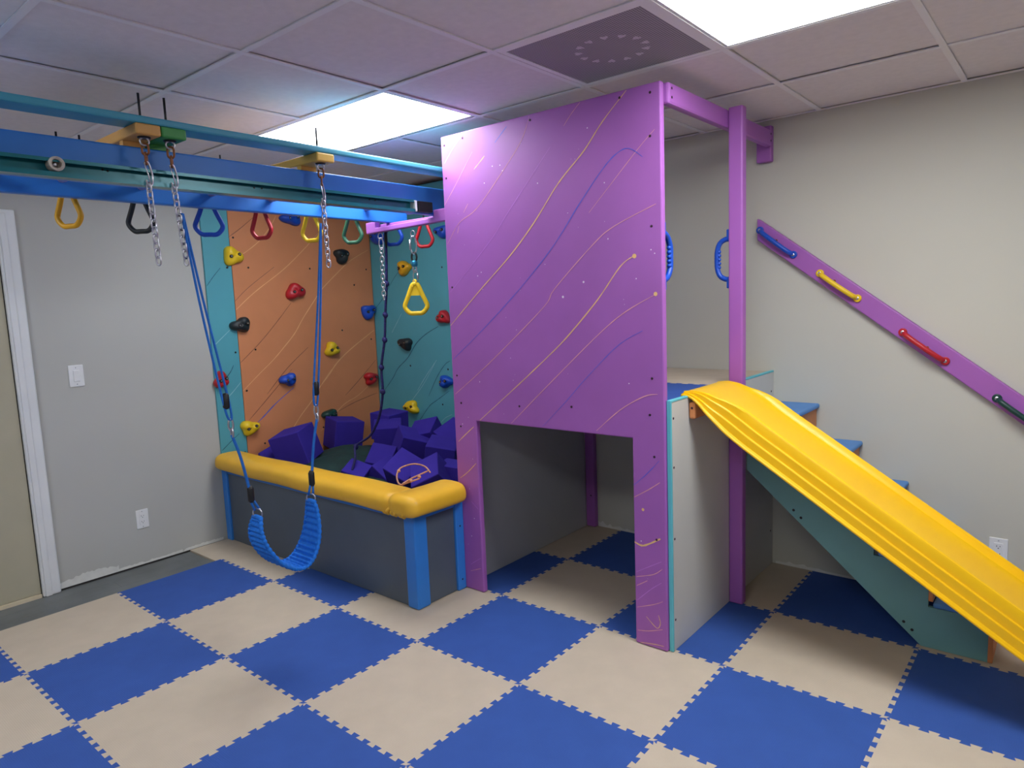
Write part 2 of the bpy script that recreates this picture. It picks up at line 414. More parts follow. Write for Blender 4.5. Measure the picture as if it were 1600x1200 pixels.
for dz in (.048, -.048): screw((XL+.006, -.58, 1.222+dz), 0, 1, t, MATS['plate_screw'], .003)

# ------------------------------------------------------------------ climbing boards
YC = 1.622; XC = XL+.018
cl_strip = thing('climbing_board', 'narrow turquoise climbing board beside the orange one', 'climbing wall')
cl_or = thing('climbing_board', 'orange streaked climbing board on the left wall', 'climbing wall')
cl_tl = thing('climbing_board', 'wide teal climbing board behind the hanging chain and yellow handle', 'climbing wall')
bpy.context.view_layer.update()
box('board', (XL+.0005, XC, .235, .4225, .02, 2.44), TEAL, cl_strip, r=.002)
box('board', (XL+.0005, XC, .4255, 1.62, .02, 2.44), ORNG, cl_or, r=.002)
box('board', (XC+.002, -.29, YC, YC+.018, .02, 2.44), TEAL, cl_tl, r=.002)
box('support_frame', (XC+.002, -.29, YC+.018, YB-.001, .02, .09), mat('raw_timber', (190, 160, 120), .7), cl_tl)
box('support_frame', (XC+.002, -.29, YC+.018, YB-.001, 2.35, 2.44), MATS['raw_timber'], cl_tl)
def S3(pts): return [(300+x/3.75, 300+y/3.75) for x, y in pts]
def S4(pts): return [(320+x/3.53, 560+y/3.53) for x, y in pts]
def S7(pts): return [(560+x/4, 320+y/4) for x, y in pts]
def S5(pts): return [(280+x/3.75, 400+y/3.75) for x, y in pts]
def S2(pts): return [(540+x/6.667, 500+y/6.667) for x, y in pts]
for pts, wd, m in (
    (S3([(300, 1165), (400, 1060), (470, 990), (530, 920), (600, 830), (650, 740), (720, 630), (760, 570), (850, 475), (930, 400), (1030, 340)]), .006, P_LTOR),
    (S3([(745, 1145), (800, 1075), (850, 1000), (930, 920), (1065, 810)]), .007, P_LTOR),
    (S3([(285, 1000), (400, 880), (490, 770), (580, 650)]), .005, P_BROWN),
    (S3([(258, 690), (330, 620), (400, 560), (540, 450), (660, 330), (740, 240)]), .005, P_LTOR),
    (S3([(212, 265), (280, 215), (380, 130)]), .005, P_BROWN), (S3([(252, 640), (330, 560), (480, 440)]), .005, P_BROWN),
    (S3([(240, 400), (330, 340), (400, 280), (460, 200), (490, 140)]), .005, P_LTOR),
    (S3([(440, 1185), (560, 1030), (680, 910)]), .005, P_BROWN), (S3([(900, 1190), (980, 1100), (1075, 985)]), .005, P_BROWN),
    (S4([(290, 355), (330, 315), (390, 250), (490, 160)]), .007, P_ROYAL),
    (S4([(440, 470), (520, 330), (600, 220), (640, 150), (700, 60)]), .006, P_LTOR),
    (S4([(245, 340), (330, 240), (480, 60)]), .005, P_BROWN), (S4([(640, 400), (760, 260), (850, 200), (950, 100)]), .004, P_LTOR),
    (S4([(740, 290), (830, 240), (950, 190)]), .005, P_BROWN)):
    streak(pts, 0, XC, .0012, wd, m, cl_or)
for pts, wd, m in ((S7([(160, 1165), (215, 1085), (250, 1020), (310, 955), (360, 870), (420, 810), (500, 760)]), .007, P_DTEAL),
    (S7([(105, 650), (150, 590), (210, 480), (250, 420)]), .005, P_DTEAL), (S7([(370, 1160), (420, 1075), (490, 970)]), .004, P_LTEAL),
    (S7([(440, 1195), (490, 1080), (540, 1000), (575, 975)]), .005, P_DTEAL), (S7([(210, 800), (240, 740), (270, 680)]), .004, P_LTEAL),
    (S2([(750, 1080), (810, 990), (880, 890), (960, 830), (1080, 740)]), .005, P_DTEAL),
    (S2([(580, 980), (640, 900), (720, 800), (830, 640), (940, 430)]), .004, P_LTEAL), (S2([(980, 1085), (1040, 1020), (1110, 985)]), .004, P_LTEAL)):
    streak(pts, 1, YC, -.0012, wd, m, cl_tl)
for pts, m in ((S5([(210, 520), (255, 475), (300, 430)]), P_LTEAL), (S5([(285, 830), (320, 790), (360, 740)]), P_LTEAL), (S5([(252, 1140), (300, 1090), (352, 1040)]), P_DTEAL),
               (S5([(162, 175), (200, 120), (240, 70)]), P_DTEAL), (S5([(270, 720), (300, 680), (318, 640)]), P_DTEAL)):
    streak(pts, 0, XC, .0012, .005, m, cl_strip)
for u in S3([(240, 267), (330, 443), (690, 449), (1020, 454), (372, 923), (1050, 862), (320, 1165), (950, 545), (880, 810)])+S4([(332, 468), (232, 178), (655, 380)]):
    o = screw(on(u, 0, XC), 0, 1, cl_or, BLACK, .007); o.name = 'bolt_hole'
for u in S3([(207, 442), (255, 940), (62, 545)])+S5([(386, 1150), (330, 565), (280, 68)]):
    p = on(u, 0, XC)
    if p.y > .25: o = screw(p, 0, 1, cl_strip, BLACK, .007); o.name = 'bolt_hole'
for u in S7([(90, 400), (522, 390), (325, 1005), (560, 1028), (72, 550)])+S2([(677, 477), (1068, 515), (1012, 880)]):
    p = on(u, 1, YC)
    if p.x > XC+.02: o = screw(p, 1, -1, cl_tl, BLACK, .007); o.name = 'bolt_hole'

# climbing holds
def hold(ax, u, m, label, wpx=28, hpx=24, seed=0, rot=0.0):
    s = 1 if ax == 0 else -1; val = XC if ax == 0 else YC
    c = on(u, ax, val); dist = (c-CAM).length; dd = (c-CAM).normalized()
    foreshort = abs(dd.x) if ax == 0 else abs(dd.y)
    wr_ = .5*wpx*dist/F/max(.55, foreshort)*.9; hr_ = .5*hpx*dist/F*.95
    t = thing('climbing_hold', label, 'climbing hold', c, 'climbing holds on the boards')
    R_ = random.Random(seed); ph = R_.random()*6; ph2 = R_.random()*6
    def outl(a): return 1+.17*math.cos(3*(a-rot)+.3)+.07*math.cos(2*a+ph)+.04*math.cos(5*a+ph2)
    rings = [(1.0, 0), (1.0, .25), (.95, .55), (.82, .82), (.62, .95), (.4, 1.0), (.2, 1.02)]
    n = 26; vs_, fs = [], []; dep = .052
    def W(x, z, d):
        return (s*d, x, z) if ax == 0 else (x, s*d, z)
    for r, h in rings:
        for k in range(n):
            a = 2*math.pi*k/n; o_ = outl(a)
            wob = 1+.12*math.sin(2*a+ph)*(h > .4)
            vs_.append(W(wr_*r*o_*math.cos(a), hr_*r*o_*math.sin(a)+(.25*hr_*(h if h > .5 else 0)*.4), dep*h*wob))
    vs_.append(W(0, .1*hr_, dep*.98))
    for i in range(len(rings)-1):
        for k in range(n): fs.append((i*n+k, i*n+(k+1) % n, (i+1)*n+(k+1) % n, (i+1)*n+k))
    ln = len(rings)-1
    for k in range(n): fs.append((ln*n+k, ln*n+(k+1) % n, ln*n+n))
    fs.append(tuple(range(n-1, -1, -1)))
    me = fixn(pym('hold_body', vs_, fs)); o = link('hold_body', me, m, t, smooth=True)
    for q in (-1, 1):
        x, z = q*wr_*.42, hr_*(.12*q+.1)
        a, b_ = Vector(W(x, z, dep*.80)), Vector(W(x, z, dep*1.06))
        bo = link('bolt_socket', tubem([a, b_, Vector(W(x, z, dep*1.10))], [.0105, .0115, .009], 12), mat('socket_dark', (40, 34, 24) if m in (CYEL,) else (14, 14, 18), .6), t)
        link('bolt', tubem([Vector(W(x, z, dep*1.05)), Vector(W(x, z, dep*1.13))], .005, 8), STEEL, bo)
    return t
HOLDS = [
 (0, (362, 401), CYEL, 'yellow climbing hold at upper left, across the turquoise and orange seam', 29, 25),
 (0, (453, 342), CBLU, 'blue climbing hold at the top of the orange board under the beam', 28, 20),
 (0, (532, 400), CBLK, 'black climbing hold high on the orange board near the green handle', 22, 22),
 (0, (460, 456), CRED, 'red climbing hold in the middle of the orange board', 28, 24),
 (0, (375, 508), CBLK, 'black climbing hold across the turquoise and orange seam', 28, 22),
 (0, (574, 487), CBLU, 'blue climbing hold on the orange board at the teal corner', 22, 22),
 (0, (517, 546), CYEL, 'yellow climbing hold right of the swing rope on the orange board', 22, 21),
 (0, (449, 593), CBLU, 'blue climbing hold low on the orange board left of the swing rope', 23, 20),
 (0, (578, 591), CRED, 'red climbing hold on the orange board beside the knotted rope', 21, 19),
 (0, (344, 594), CRED, 'red climbing hold on the turquoise strip behind the swing rope', 20, 24),
 (0, (514, 648), CDGR, 'dark green climbing hold just above the foam blocks', 23, 17),
 (0, (389, 668), CYEL, 'yellow climbing hold low on the seam above the yellow padding', 28, 21),
 (1, (591, 369), CBLU, 'blue climbing hold under the tip of the purple arm', 16, 30),
 (1, (693, 362), CBLU, 'blue climbing hold on the teal board at the edge of the purple panel, topmost', 24, 18),
 (1, (634, 419), CAMB, 'amber climbing hold on the teal board behind the hanging yellow handle', 19, 22),
 (1, (695, 496), CRED, 'red climbing hold on the teal board at the edge of the purple panel', 19, 22),
 (1, (636, 537), CBLK, 'black climbing hold in the middle of the teal board', 19, 20),
 (1, (699, 596), CBLU, 'blue climbing hold low on the teal board at the edge of the purple panel', 19, 21),
 (1, (645, 636), CYEL, 'yellow climbing hold low on the teal board above the foam blocks', 22, 20)]
for k, (ax, u, m, lb, wp, hp) in enumerate(HOLDS): hold(ax, u, m, lb, wp, hp, 11+k*3, rot=(k*1.3) % 2)

# ------------------------------------------------------------------ foam pit
pit = thing('foam_pit', 'slate grey foam pit box with blue posts and a padded yellow rim', 'foam pit')
PX0, PX1, PY0, PY1 = XL+.020, -.228, .222, .578
box('front_panel', (PX0+.05, PX1-.07, PY0+.012, PY0+.03, .004, .47), PITP, pit)
box('side_panel', (PX1-.03, PX1-.012, PY0+.08, PY1-.06, .004, .47), PITP, pit)
box('post', (PX1-.082, PX1, PY0, PY0+.088, .002, .495), BLUE, pit, r=.008)
box('post', (PX1-.06, PX1+.004, PY1-.065, PY1-.004, .002, .495), BLUE, pit, r=.006)
box('post', (PX0, PX0+.06, PY0-.004, PY0+.06, .002, .495), BLUE, pit, r=.006)
box('top_rail', (PX0+.06, PX1-.082, PY0+.004, PY0+.05, .47, .50), BLUE, pit, r=.004)
box('top_rail', (PX1-.05, PX1-.004, PY0+.088, PY1-.065, .47, .50), BLUE, pit, r=.004)
for p in ((PX1+.004, PY1-.034, .36), (PX1+.004, PY1-.034, .06)): screw(p, 0, 1, pit, BLACK, .005)
# padded rim: two upholstered rolls that meet at the corner
def pad(path, dirs, hw, zc, hh, endp, name, seed):
    """rounded cushion swept along a straight path; endp: pinch lengths at start and end"""
    R_ = random.Random(seed); n = 24; vs_, fs = [], []; N = len(path)
    Ltot = (Vector(path[-1])-Vector(path[0])).length
    for i, p in enumerate(path):
        s = (Vector(p)-Vector(path[0])).length; f = 1.0
        e0, e1 = endp
        if e0 and s < e0: f = min(f, .35+.65*math.sqrt(max(0, 1-(1-s/e0)**2)))
        if e1 and Ltot-s < e1: f = min(f, .35+.65*math.sqrt(max(0, 1-(1-(Ltot-s)/e1)**2)))
        for k in range(n):
            a = 2*math.pi*k/n; ca, sa = math.cos(a), math.sin(a)
            x = hw*math.copysign(abs(ca)**.62, ca); z = hh*math.copysign(abs(sa)**.75, sa)
            if z < 0: z *= .75
            pk = 1-f; wr_ = .05*pk*math.sin(7*a+seed)
            q = Vector(p)+Vector(dirs)*x*(f+wr_)*(.88+.12*f)
            q.z = zc+z*(f+wr_)*1.0+.0025*math.sin(s*9+seed)
            vs_.append(q)
    for i in range(N-1):
        for k in range(n): fs.append((i*n+k, (i+1)*n+k, (i+1)*n+(k+1) % n, i*n+(k+1) % n))
    fs.append(tuple(range(n))); fs.append(tuple(range((N-1)*n, N*n)))
    return link(name, fixn(pym(name, vs_, fs)), YELW, pit, smooth=True)
ZP = .548
def lineup(a, b_, n): return [Vector(a).lerp(Vector(b_), i/(n-1)) for i in range(n)]
def ends(a, b_, n):
    """points denser at both ends"""
    return [Vector(a).lerp(Vector(b_), .5-.5*math.cos(math.pi*i/(n-1))) for i in range(n)]
pad(ends((XL+.020, .255, ZP), (-.322, .255, ZP), 60), (0, 1, 0), .105, ZP, .066, (.08, .06), 'padded_rim', 1)
pad(ends((-.262, .150, ZP), (-.262, .568, ZP), 40), (1, 0, 0), .108, ZP, .066, (.05, .05), 'padded_rim', 2)
# wrinkles gathered where the two rolls meet
for k in range(6):
    a = Vector((-.385+.030*k, .161-.004*(k % 2), .520))
    tube('pad_pleat', cr([a+Vector((.010, .016, .020)), a, a+Vector((.003*(-1)**k, .020, -.016))], 4), [.004]+[.010]*6+[.010, .006], YELW, pit, 8)

# green crash cushion filling the pit
n = 80; m_ = 60; vs_, fs = [], []
RN = random.Random(5)
def cush(x, y):
    z = .38+.15*math.exp(-((x+1.65)**2/.35+(y-.92)**2/.22))+.05*math.exp(-((x+1.1)**2/.02+(y-.72)**2/.05))
    z += .014*math.sin(9*x+5*y)+.012*math.sin(14*y-7*x)+.011*abs(math.sin(17*x+3*math.sin(11*y)))+.009*abs(math.sin(13*y-9*x+2))
    ex = min((x+2.13)/.05, (-.30-x)/.12, (y-.30)/.10, (1.60-y)/.1, 1); return .18+(z-.18)*max(0, ex)**.4
for i in range(n+1):
    for j in range(m_+1):
        x = -2.13+1.83*i/n; y = .30+1.30*j/m_; vs_.append((x, y, cush(x, y)))
for i in range(n):
    for j in range(m_): a = i*(m_+1)+j; fs.append((a, a+m_+1, a+m_+2, a+1))
nb = len(vs_); vs_ += [(-2.13, .30, .002), (-.30, .30, .002), (-.30, 1.60, .002), (-2.13, 1.60, .002)]
fs += [tuple([j for j in range(m_+1)])+(nb+3, nb), tuple([n*(m_+1)+j for j in range(m_, -1, -1)])+(nb+1, nb+2),
       tuple([i*(m_+1) for i in range(n, -1, -1)])+(nb, nb+1), tuple([i*(m_+1)+m_ for i in range(n+1)])+(nb+2, nb+3), (nb, nb+3, nb+2, nb+1)]
tag(link('crash_cushion', fixn(pym('crash_cushion', vs_, fs)), GREEN, smooth=True), 'dark green fabric crash cushion in the foam pit', 'cushion')

# foam blocks: pixel of the centre, height, size, rotation
BL = [((463, 697), .60, .235, (8, -14, 28), 'large tilted violet foam block at the left of the pit'),
 ((430, 722), .47, .17, (20, 30, 15), 'violet foam block poking over the rim, leftmost in the pit'),
 ((537, 677), .60, .225, (4, 8, 76), 'violet foam block standing against the orange board'),
 ((609, 664), .655, .205, (2, 3, 4), 'dark violet foam block at the back corner behind the knotted rope'),
 ((607, 681), .61, .20, (12, 0, 48), 'violet foam block with a bright top beside the knotted rope'),
 ((642, 699), .56, .215, (16, 18, 62), 'tilted violet foam block in the middle of the pile'),
 ((668, 682), .61, .19, (28, -12, 20), 'tipped violet foam block under the yellow hold on the teal board'),
 ((708, 691), .60, .21, (24, 30, 10), 'violet foam block partly hidden by the purple panel, uppermost there'),
 ((691, 712), .55, .20, (12, 10, 35), 'violet foam block between the pile and the purple panel'),
 ((598, 721), .51, .17, (40, 10, 30), 'small violet foam block beside the green cushion'),
 ((605, 745), .46, .17, (15, 35, 10), 'violet foam block low behind the yellow rim left of the rope loop'),
 ((634, 738), .525, .185, (38, 24, 12), 'bright violet foam block under the tan rope loop'),
 ((676, 748), .545, .185, (34, -26, 30), 'bright violet foam block leaning right of the rope loop'),
 ((708, 745), .53, .17, (0, 5, 20), 'violet foam block at the inner pit corner beside the purple panel'),
 ((556, 745), .47, .15, (20, 20, 30), 'small violet foam block under the end of the knotted rope')]
for u, z, s, rot, lb in BL:
    c = on(u, 2, z); me = boxm(-s/2, s/2, -s/2, s/2, -s/2, s/2, r=.004, seg=1)
    o = link('foam_block', me, FOAM); o.location = c; o.rotation_euler = [math.radians(a) for a in rot]
    tag(o, lb, 'foam block', 'violet foam blocks in the pit')

# tan rope loop lying on the blocks
t = thing('rope_loop', 'coil of tan rope with small knots lying on the foam blocks', 'rope')
cps = [on(u, 2, z) for u, z in (((655, 748), .66), ((640, 753), .655), ((625, 757), .65), ((620, 745), .655), ((624, 733), .67), ((636, 727), .68), ((650, 725), .68), ((664, 729), .67), ((672, 738), .665))]
tube('rope', cr(cps, 6), .0045, ROPET, t, 7)
tube('rope', cr([on(u, 2, .668) for u in ((629, 756), (642, 748), (655, 742), (668, 736))], 5), .0045, ROPET, t, 7)
for u in ((623, 736), (642, 751), (655, 745)):
    c = on(u, 2, .668); link('knot', tubem([c+Vector((-.011, 0, 0)), c+Vector((-.006, 0, 0)), c, c+Vector((.006, 0, 0)), c+Vector((.011, 0, 0))], [.003, .008, .010, .008, .003], 8), ROPET, t, smooth=True)

# ------------------------------------------------------------------ overhead monkey bars
YE = .60; YS = -3.2
mb = thing('monkey_bars', 'long blue overhead monkey bar frame with lilac rungs and teal steel track', 'monkey bars')
box('beam', (-.440, -.400, YS, YE+.9, 2.030, 2.172), BLUE, mb, r=.006)
box('beam', (-.825, -.785, YS, YE+.2, 2.030, 2.172), BLUE, mb, r=.006)
rung_y = [on(u, 0, -.78).y for u in ((97, 281), (221, 291), (330, 302), (424, 312), (505, 318), (572, 326), (638, 332))]
rung_y = [rung_y[0]-.27*k for k in range(7, 0, -1)]+rung_y
rme = tubem([(-.439, 0, 0), (-.786, 0, 0)], .018, 14); rme.materials.append(LILAC); rme.shade_smooth()
for y in rung_y:
    o = bpy.data.objects.new('rung', rme); COL.objects.link(o); o.parent = mb; o.location = (0, y, 2.100)
# C-shaped steel track on the face of the front beam
prof = [(-.3995, 2.028), (-.356, 2.028), (-.356, 2.044), (-.3595, 2.044), (-.3595, 2.0315), (-.396, 2.0315), (-.396, 2.0865), (-.366, 2.0865), (-.366, 2.078), (-.363, 2.078), (-.363, 2.090), (-.3995, 2.090)]
prism('track', prof, 1, YS, .47, TRACK, mb)
link('track_end_cap', boxm(-.398, -.358, .471, .486, 2.032, 2.088, r=.003), WHITE, mb)
box('beam_clip', (-.3995, -.362, .50, .60, 2.035, 2.088), BLACK, mb, r=.003)
for u in ((160, 265), (168, 267), (397, 293.5), (409, 294.5), (577, 312), (586, 313)):
    p = on(u, 0, -.396); o = screw(p, 0, 1, mb, BLACK, .004); o.name = 'track_hole'
yr_ = on((88, 256), 0, -.36).y; zr_ = on((88, 256), 0, -.36).z
def lathe_x(prof, y, z, n=24):
    vs_ = [(x, y+r*math.cos(2*math.pi*k/n), z+r*math.sin(2*math.pi*k/n)) for x, r in prof for k in range(n)]
    fs = [(i*n+k, i*n+(k+1) % n, (i+1)*n+(k+1) % n, (i+1)*n+k) for i in range(len(prof)-1) for k in range(n)]
    return fixn(pym('lathe', vs_, fs+[tuple(range(n)), tuple(range((len(prof)-1)*n, len(prof)*n))]))
ro = link('roller', lathe_x([(-.394, .018), (-.391, .0235), (-.360, .0245), (-.352, .0235), (-.349, .0185), (-.353, .0150), (-.386, .0150)], yr_, zr_), mat('roller_nylon', (206, 196, 182), .5), mb)
link('axle_bolt', tubem([(-.3865, yr_, zr_), (-.372, yr_, zr_), (-.370, yr_, zr_)], [.007, .007, .004], 10), STEEL, ro)
# aqua rail on top of the hanger blocks
box('swing_rail', (-.385, -.275, YS, 1.615, 2.2295, 2.256), RAILT, mb, r=.007)
for (y0, y1, m, nm) in ((-.910, -.823, OBLK, 'amber'), (-.821, -.731, GBLK, 'green'), (-.167, -.076, YBLK, 'mustard')):
    b_ = box('hanger_block', (-1.23, -.272, y0, y1, 2.191, 2.229), m, mb, r=.006); b_['label'] = nm+' painted wooden hanger block'
    yc = (y0+y1)/2
    for sx in (-.82, -.435):
        box('block_spacer', (sx, sx+.03, y0+.006, y1-.006, 2.1725, 2.1905), m, b_, base=(0, 0, 0))
    for x, zt in ((-.33, 2.346), (-1.176, 2.366)):
        cyl('threaded_rod', (x, yc, 2.2292), (x, yc, zt), .0045, DARKMET, b_, 8, base=(0, 0, 0))
    cyl('nut', (-.33, yc, 2.2558), (-.33, yc, 2.265), .010, STEEL, b_, 6, base=(0, 0, 0))
    cyl('eye_bolt_plate', (-.315, yc, 2.1912), (-.315, yc, 2.187), .022, DARKMET, b_, 16, base=(0, 0, 0))
    tube('eye_bolt', [(-.315+.014*math.cos(a)*.3, yc+.014*math.cos(a), 2.176+.014*math.sin(a)) for a in [2*math.pi*k/16 for k in range(16)]], .0035, STEEL, b_, 6, closed=True, base=(0, 0, 0))

# ------------------------------------------------------------------ chains
def stadium(L_, W_, n=6):
    p = []; r = W_/2; h = L_/2-r
    for k in range(n+1): a = math.pi*k/n; p.append((r*math.cos(a), 0, h+r*math.sin(a)))
    for k in range(n+1): a = math.pi+math.pi*k/n; p.append((r*math.cos(a), 0, -h+r*math.sin(a)))
    return p
link_me = tubem(stadium(.034, .021), .0032, 6, True); link_me.materials.append(STEEL); link_me.shade_smooth()
rust_me = tubem(stadium(.040, .022), .0042, 6, True); rust_me.materials.append(RUST); rust_me.shade_smooth()
def add(me, name, parent, loc, rz=0, rx=0, ry=0):
    o = bpy.data.objects.new(name, me); COL.objects.link(o); o.parent = parent
    o.location = Vector(loc)-Vector(parent.location); o.rotation_euler = (rx, ry, rz); return o
def hooked_chain(p, label, n, lean=(0, 0), hook='pear', top=True):
    """p: eye position; links hang downward from a pear-shaped snap hook"""
    t = thing('hanging_chain', label, 'chain', p, 'steel chains under the overhead frames'); p = Vector(p)
    z = p.z
    if top:
        add(rust_me, 'quick_link', t, (p.x, p.y, z-.017), rz=.9); z -= .030
        add(rust_me, 'quick_link', t, (p.x, p.y, z-.020), rz=-.6); z -= .034
    # snap hook: open pear with a curved gate
    hp = [(0, -.012, -.002), (0, -.004, .004), (0, .008, .002), (0, .018, -.020), (0, .024, -.045), (0, .020, -.068), (0, .008, -.080), (0, -.006, -.074), (0, -.010, -.060)]
    o = link('snap_hook', tubem(cr(hp, 4), .0036, 7), STEEL, t, smooth=True); o.location = Vector((p.x, p.y, z-.002))-p; o.rotation_euler = (0, 0, .5)
    g = link('snap_gate', tubem([(0, -.012, -.002), (0, .004, -.045), (0, .012, -.074)], .0026, 6), STEEL, t, smooth=True)
    g.location = o.location; g.rotation_euler = (0, 0, .5)
    z -= .070
    for k in range(n):
        add(link_me, 'chain_link', t, (p.x+lean[0]*k, p.y+lean[1]*k, z-.017-.0262*k), rz=.35+(math.pi/2 if k % 2 else 0))
    return t, z-.0262*n
hooked_chain((-.315, -.8665, 2.166), 'steel chain hanging from the amber block beside the black handle', 11, (0, .0008))
hooked_chain((-.315, -.776, 2.166), 'steel chain on the green block that carries the left swing rope', 11, (0, .002))
hooked_chain((-.315, -.1215, 2.166), 'steel chain on the mustard block that carries the right swing rope', 11, (0, .0006))

# ------------------------------------------------------------------ rope swing
sw = thing('rope_swing', 'blue crocheted U-shaped swing seat hanging on blue ropes', 'swing', (-.315, -0.4249, 0.4246))
B0 = Vector((-.315, -0.4249, 0.4246))
def rope_side(y_top, ys, sgn):
    """ys: y at the heights of clip, slider, ring"""
    zt, zs, z8, zl, zr = 1.9301, 1.2014, 1.1211, 0.7996, 0.7268
    yt, y1, y2, y3, y4 = ys
    X = -.315
    tube('rope', cr([(X+.004, yt-.004, zt), (X+.006, yt-.011+(y1-yt)*.4, 1.603), (X, y1-.012, zs), (X, y2-.004, z8)], 8), .0048, ROPEB, sw, 8)
    tube('rope', cr([(X-.004, yt+.004, zt), (X-.006, yt+.011+(y1-yt)*.4, 1.603), (X, y1+.012, zs), (X, y2+.004, z8)], 8), .0048, ROPEB, sw, 8)
    tube('rope_slider', [(X, y1, zs+.032), (X, y1, zs+.024), (X, y1, zs-.024), (X, y1, zs-.032)], [.008, .0135, .0135, .008], BLACK, sw, 12)
    tube('rope_clip', [(X, y2+.010*math.cos(a), z8-.018+.024*math.sin(a)) for a in [2*math.pi*k/16 for k in range(16)]], .004, STEEL, sw, 6, closed=True)
    tube('rope_clip', [(X+.008*math.cos(a), y2+.002, z8-.052+.018*math.sin(a)) for a in [2*math.pi*k/16 for k in range(16)]], .004, STEEL, sw, 6, closed=True)
    tube('rope', cr([(X, y2, z8-.06), (X, (y2+y3)/2, (z8+zl)/2), (X, y3, zl)], 6), .0062, ROPEB, sw, 8)
    tube('rope_slider', [(X, y3, zl+.036), (X, y3, zl+.026), (X, y3, zl-.026), (X, y3, zl-.034)], [.008, .0135, .0135, .008], BLACK, sw, 12)
    for q in (-1, 1):
        tube('rope', [(X, y3+q*.006, zl-.02), (X+q*.006, y4+q*.008, zr)], .0052, ROPEB, sw, 8)
    tube('ring', [(X+.021*math.cos(a), y4+.008*math.cos(a), zr-.014+.021*math.sin(a)) for a in [2*math.pi*k/24 for k in range(24)]], .0032, STEEL, sw, 7, closed=True)
rope_side(0, (-0.7549, -0.6521, -0.6403, -0.5813, -0.5588), 1)
rope_side(0, (-0.142, -0.2299, -0.2374, -0.2877, -0.2985), -1)
ctr = cr([Vector((a, b_, 0)) for a, b_ in ((-0.562, 0.6946), (-0.5728, 0.6389), (-0.5588, 0.5746), (-0.5128, 0.4996), (-0.4517, 0.4503), (-0.3928, 0.4417), (-0.3445, 0.4782), (-0.3113, 0.5478), (-0.2985, 0.6282), (-0.2995, 0.6978))], 22)
N = len(ctr); vs_, fs = [], []; nt_ = 10
e1, e2 = [], []
for i, p in enumerate(ctr):
    u = i/(N-1); tn = (ctr[min(i+1, N-1)]-ctr[max(i-1, 0)]).normalized(); nm = Vector((-tn.y, tn.x))
    wd = .022+.054*max(0, math.sin(math.pi*u))**.7
    cor = .0045*math.sin(2*math.pi*u*26)
    for sgn in (1, -1):
        for k in range(nt_+1):
            tt = -1+2*k/nt_; off = sgn*.005+cor+.002*math.sin(k*2.4+i*.2)
            vs_.append(Vector((tt*wd*.97-.0, p.x+nm.x*off, p.y+nm.y*off))+Vector((-.315, 0, 0))-B0)
    e1.append(Vector((-.315+wd, p.x, p.y))); e2.append(Vector((-.315-wd, p.x, p.y)))
row = 2*(nt_+1)
for i in range(N-1):
    for s_ in range(2):
        for k in range(nt_):
            a = i*row+s_*(nt_+1)+k; fs.append((a, a+1, a+row+1, a+row))
    for k in (0, nt_): fs.append((i*row+k, i*row+nt_+1+k, (i+1)*row+nt_+1+k, (i+1)*row+k))
seat = link('seat', fixn(pym('seat', vs_, fs)), CROCH, sw, smooth=True)
for e in (e1, e2):
    me = tubem([v-B0 for v in e], [.0062+.0032*abs(math.sin(i*.5)) for i in range(len(e))], 8)
    link('seat_edging', me, CROCH, seat, smooth=True)
for e in (ctr[0], ctr[-1]):
    tube('seat_end', [(-.345, e.x, e.y), (-.315, e.x, e.y+.004), (-.285, e.x, e.y)], .010, CROCH, sw, 8)

# ------------------------------------------------------------------ trapeze handles on the rear beam
def handle_mesh(w, h, rad):
    """teardrop grip, apex at the origin"""
    P = [(0, 0), (.11, -.03), (.20, -.17), (.33, -.42), (.47, -.66), (.50, -.76), (.45, -.86), (.33, -.96), (.22, -1.0), (.08, -1.0)]
    L_ = [Vector((x*w, 0, y*h)) for x, y in P]; Rv = [Vector((-x*w, 0, y*h)) for x, y in reversed(P[1:])]
    pts = cr(L_, 4)[:-1]+[L_[-1]]+cr(Rv, 4)
    return tubem(pts, rad, 9, True)
def trapeze(u, m, label, rz, grp='plastic trapeze handles in a row', x=-.865):
    q = on(u, 0, x)
    t = thing('trapeze_handle', label, 'handle', (x, q.y, q.z+.170), grp)
    o = link('grip', handle_mesh(.118, .158, .0108), m, t, smooth=True); o.rotation_euler = (0, 0, rz); o.location = (0, 0, -.008)
    link('strap', tubem([(0, 0, -.010), (0, 0, .03), (.042, 0, .03)], [.006, .006, .006], 8), BLACK, t)
    return t
for u, m, lb, rz in (((110, 355), CAMB, 'amber yellow trapeze handle at the left end of the row', .43),
    ((222, 363), CBLK, 'black trapeze handle beside the amber block chain', .57),
    ((328, 368), CBLU, 'blue trapeze handle in front of the turquoise strip', 1.1),
    ((410, 373), CRED, 'red trapeze handle at the upper left of the orange board', .31),
    ((488, 377), CYEL, 'bright yellow trapeze handle just left of the swing rope', .3),
    ((552, 380), CGRN, 'green trapeze handle at the upper right of the orange board', .32),
    ((615, 383), CBLU, 'blue trapeze handle partly hidden by the purple arm', .35),
    ((664, 386), CRED, 'red trapeze handle partly hidden by the purple arm', .26)):
    trapeze(u, m, lb, rz)

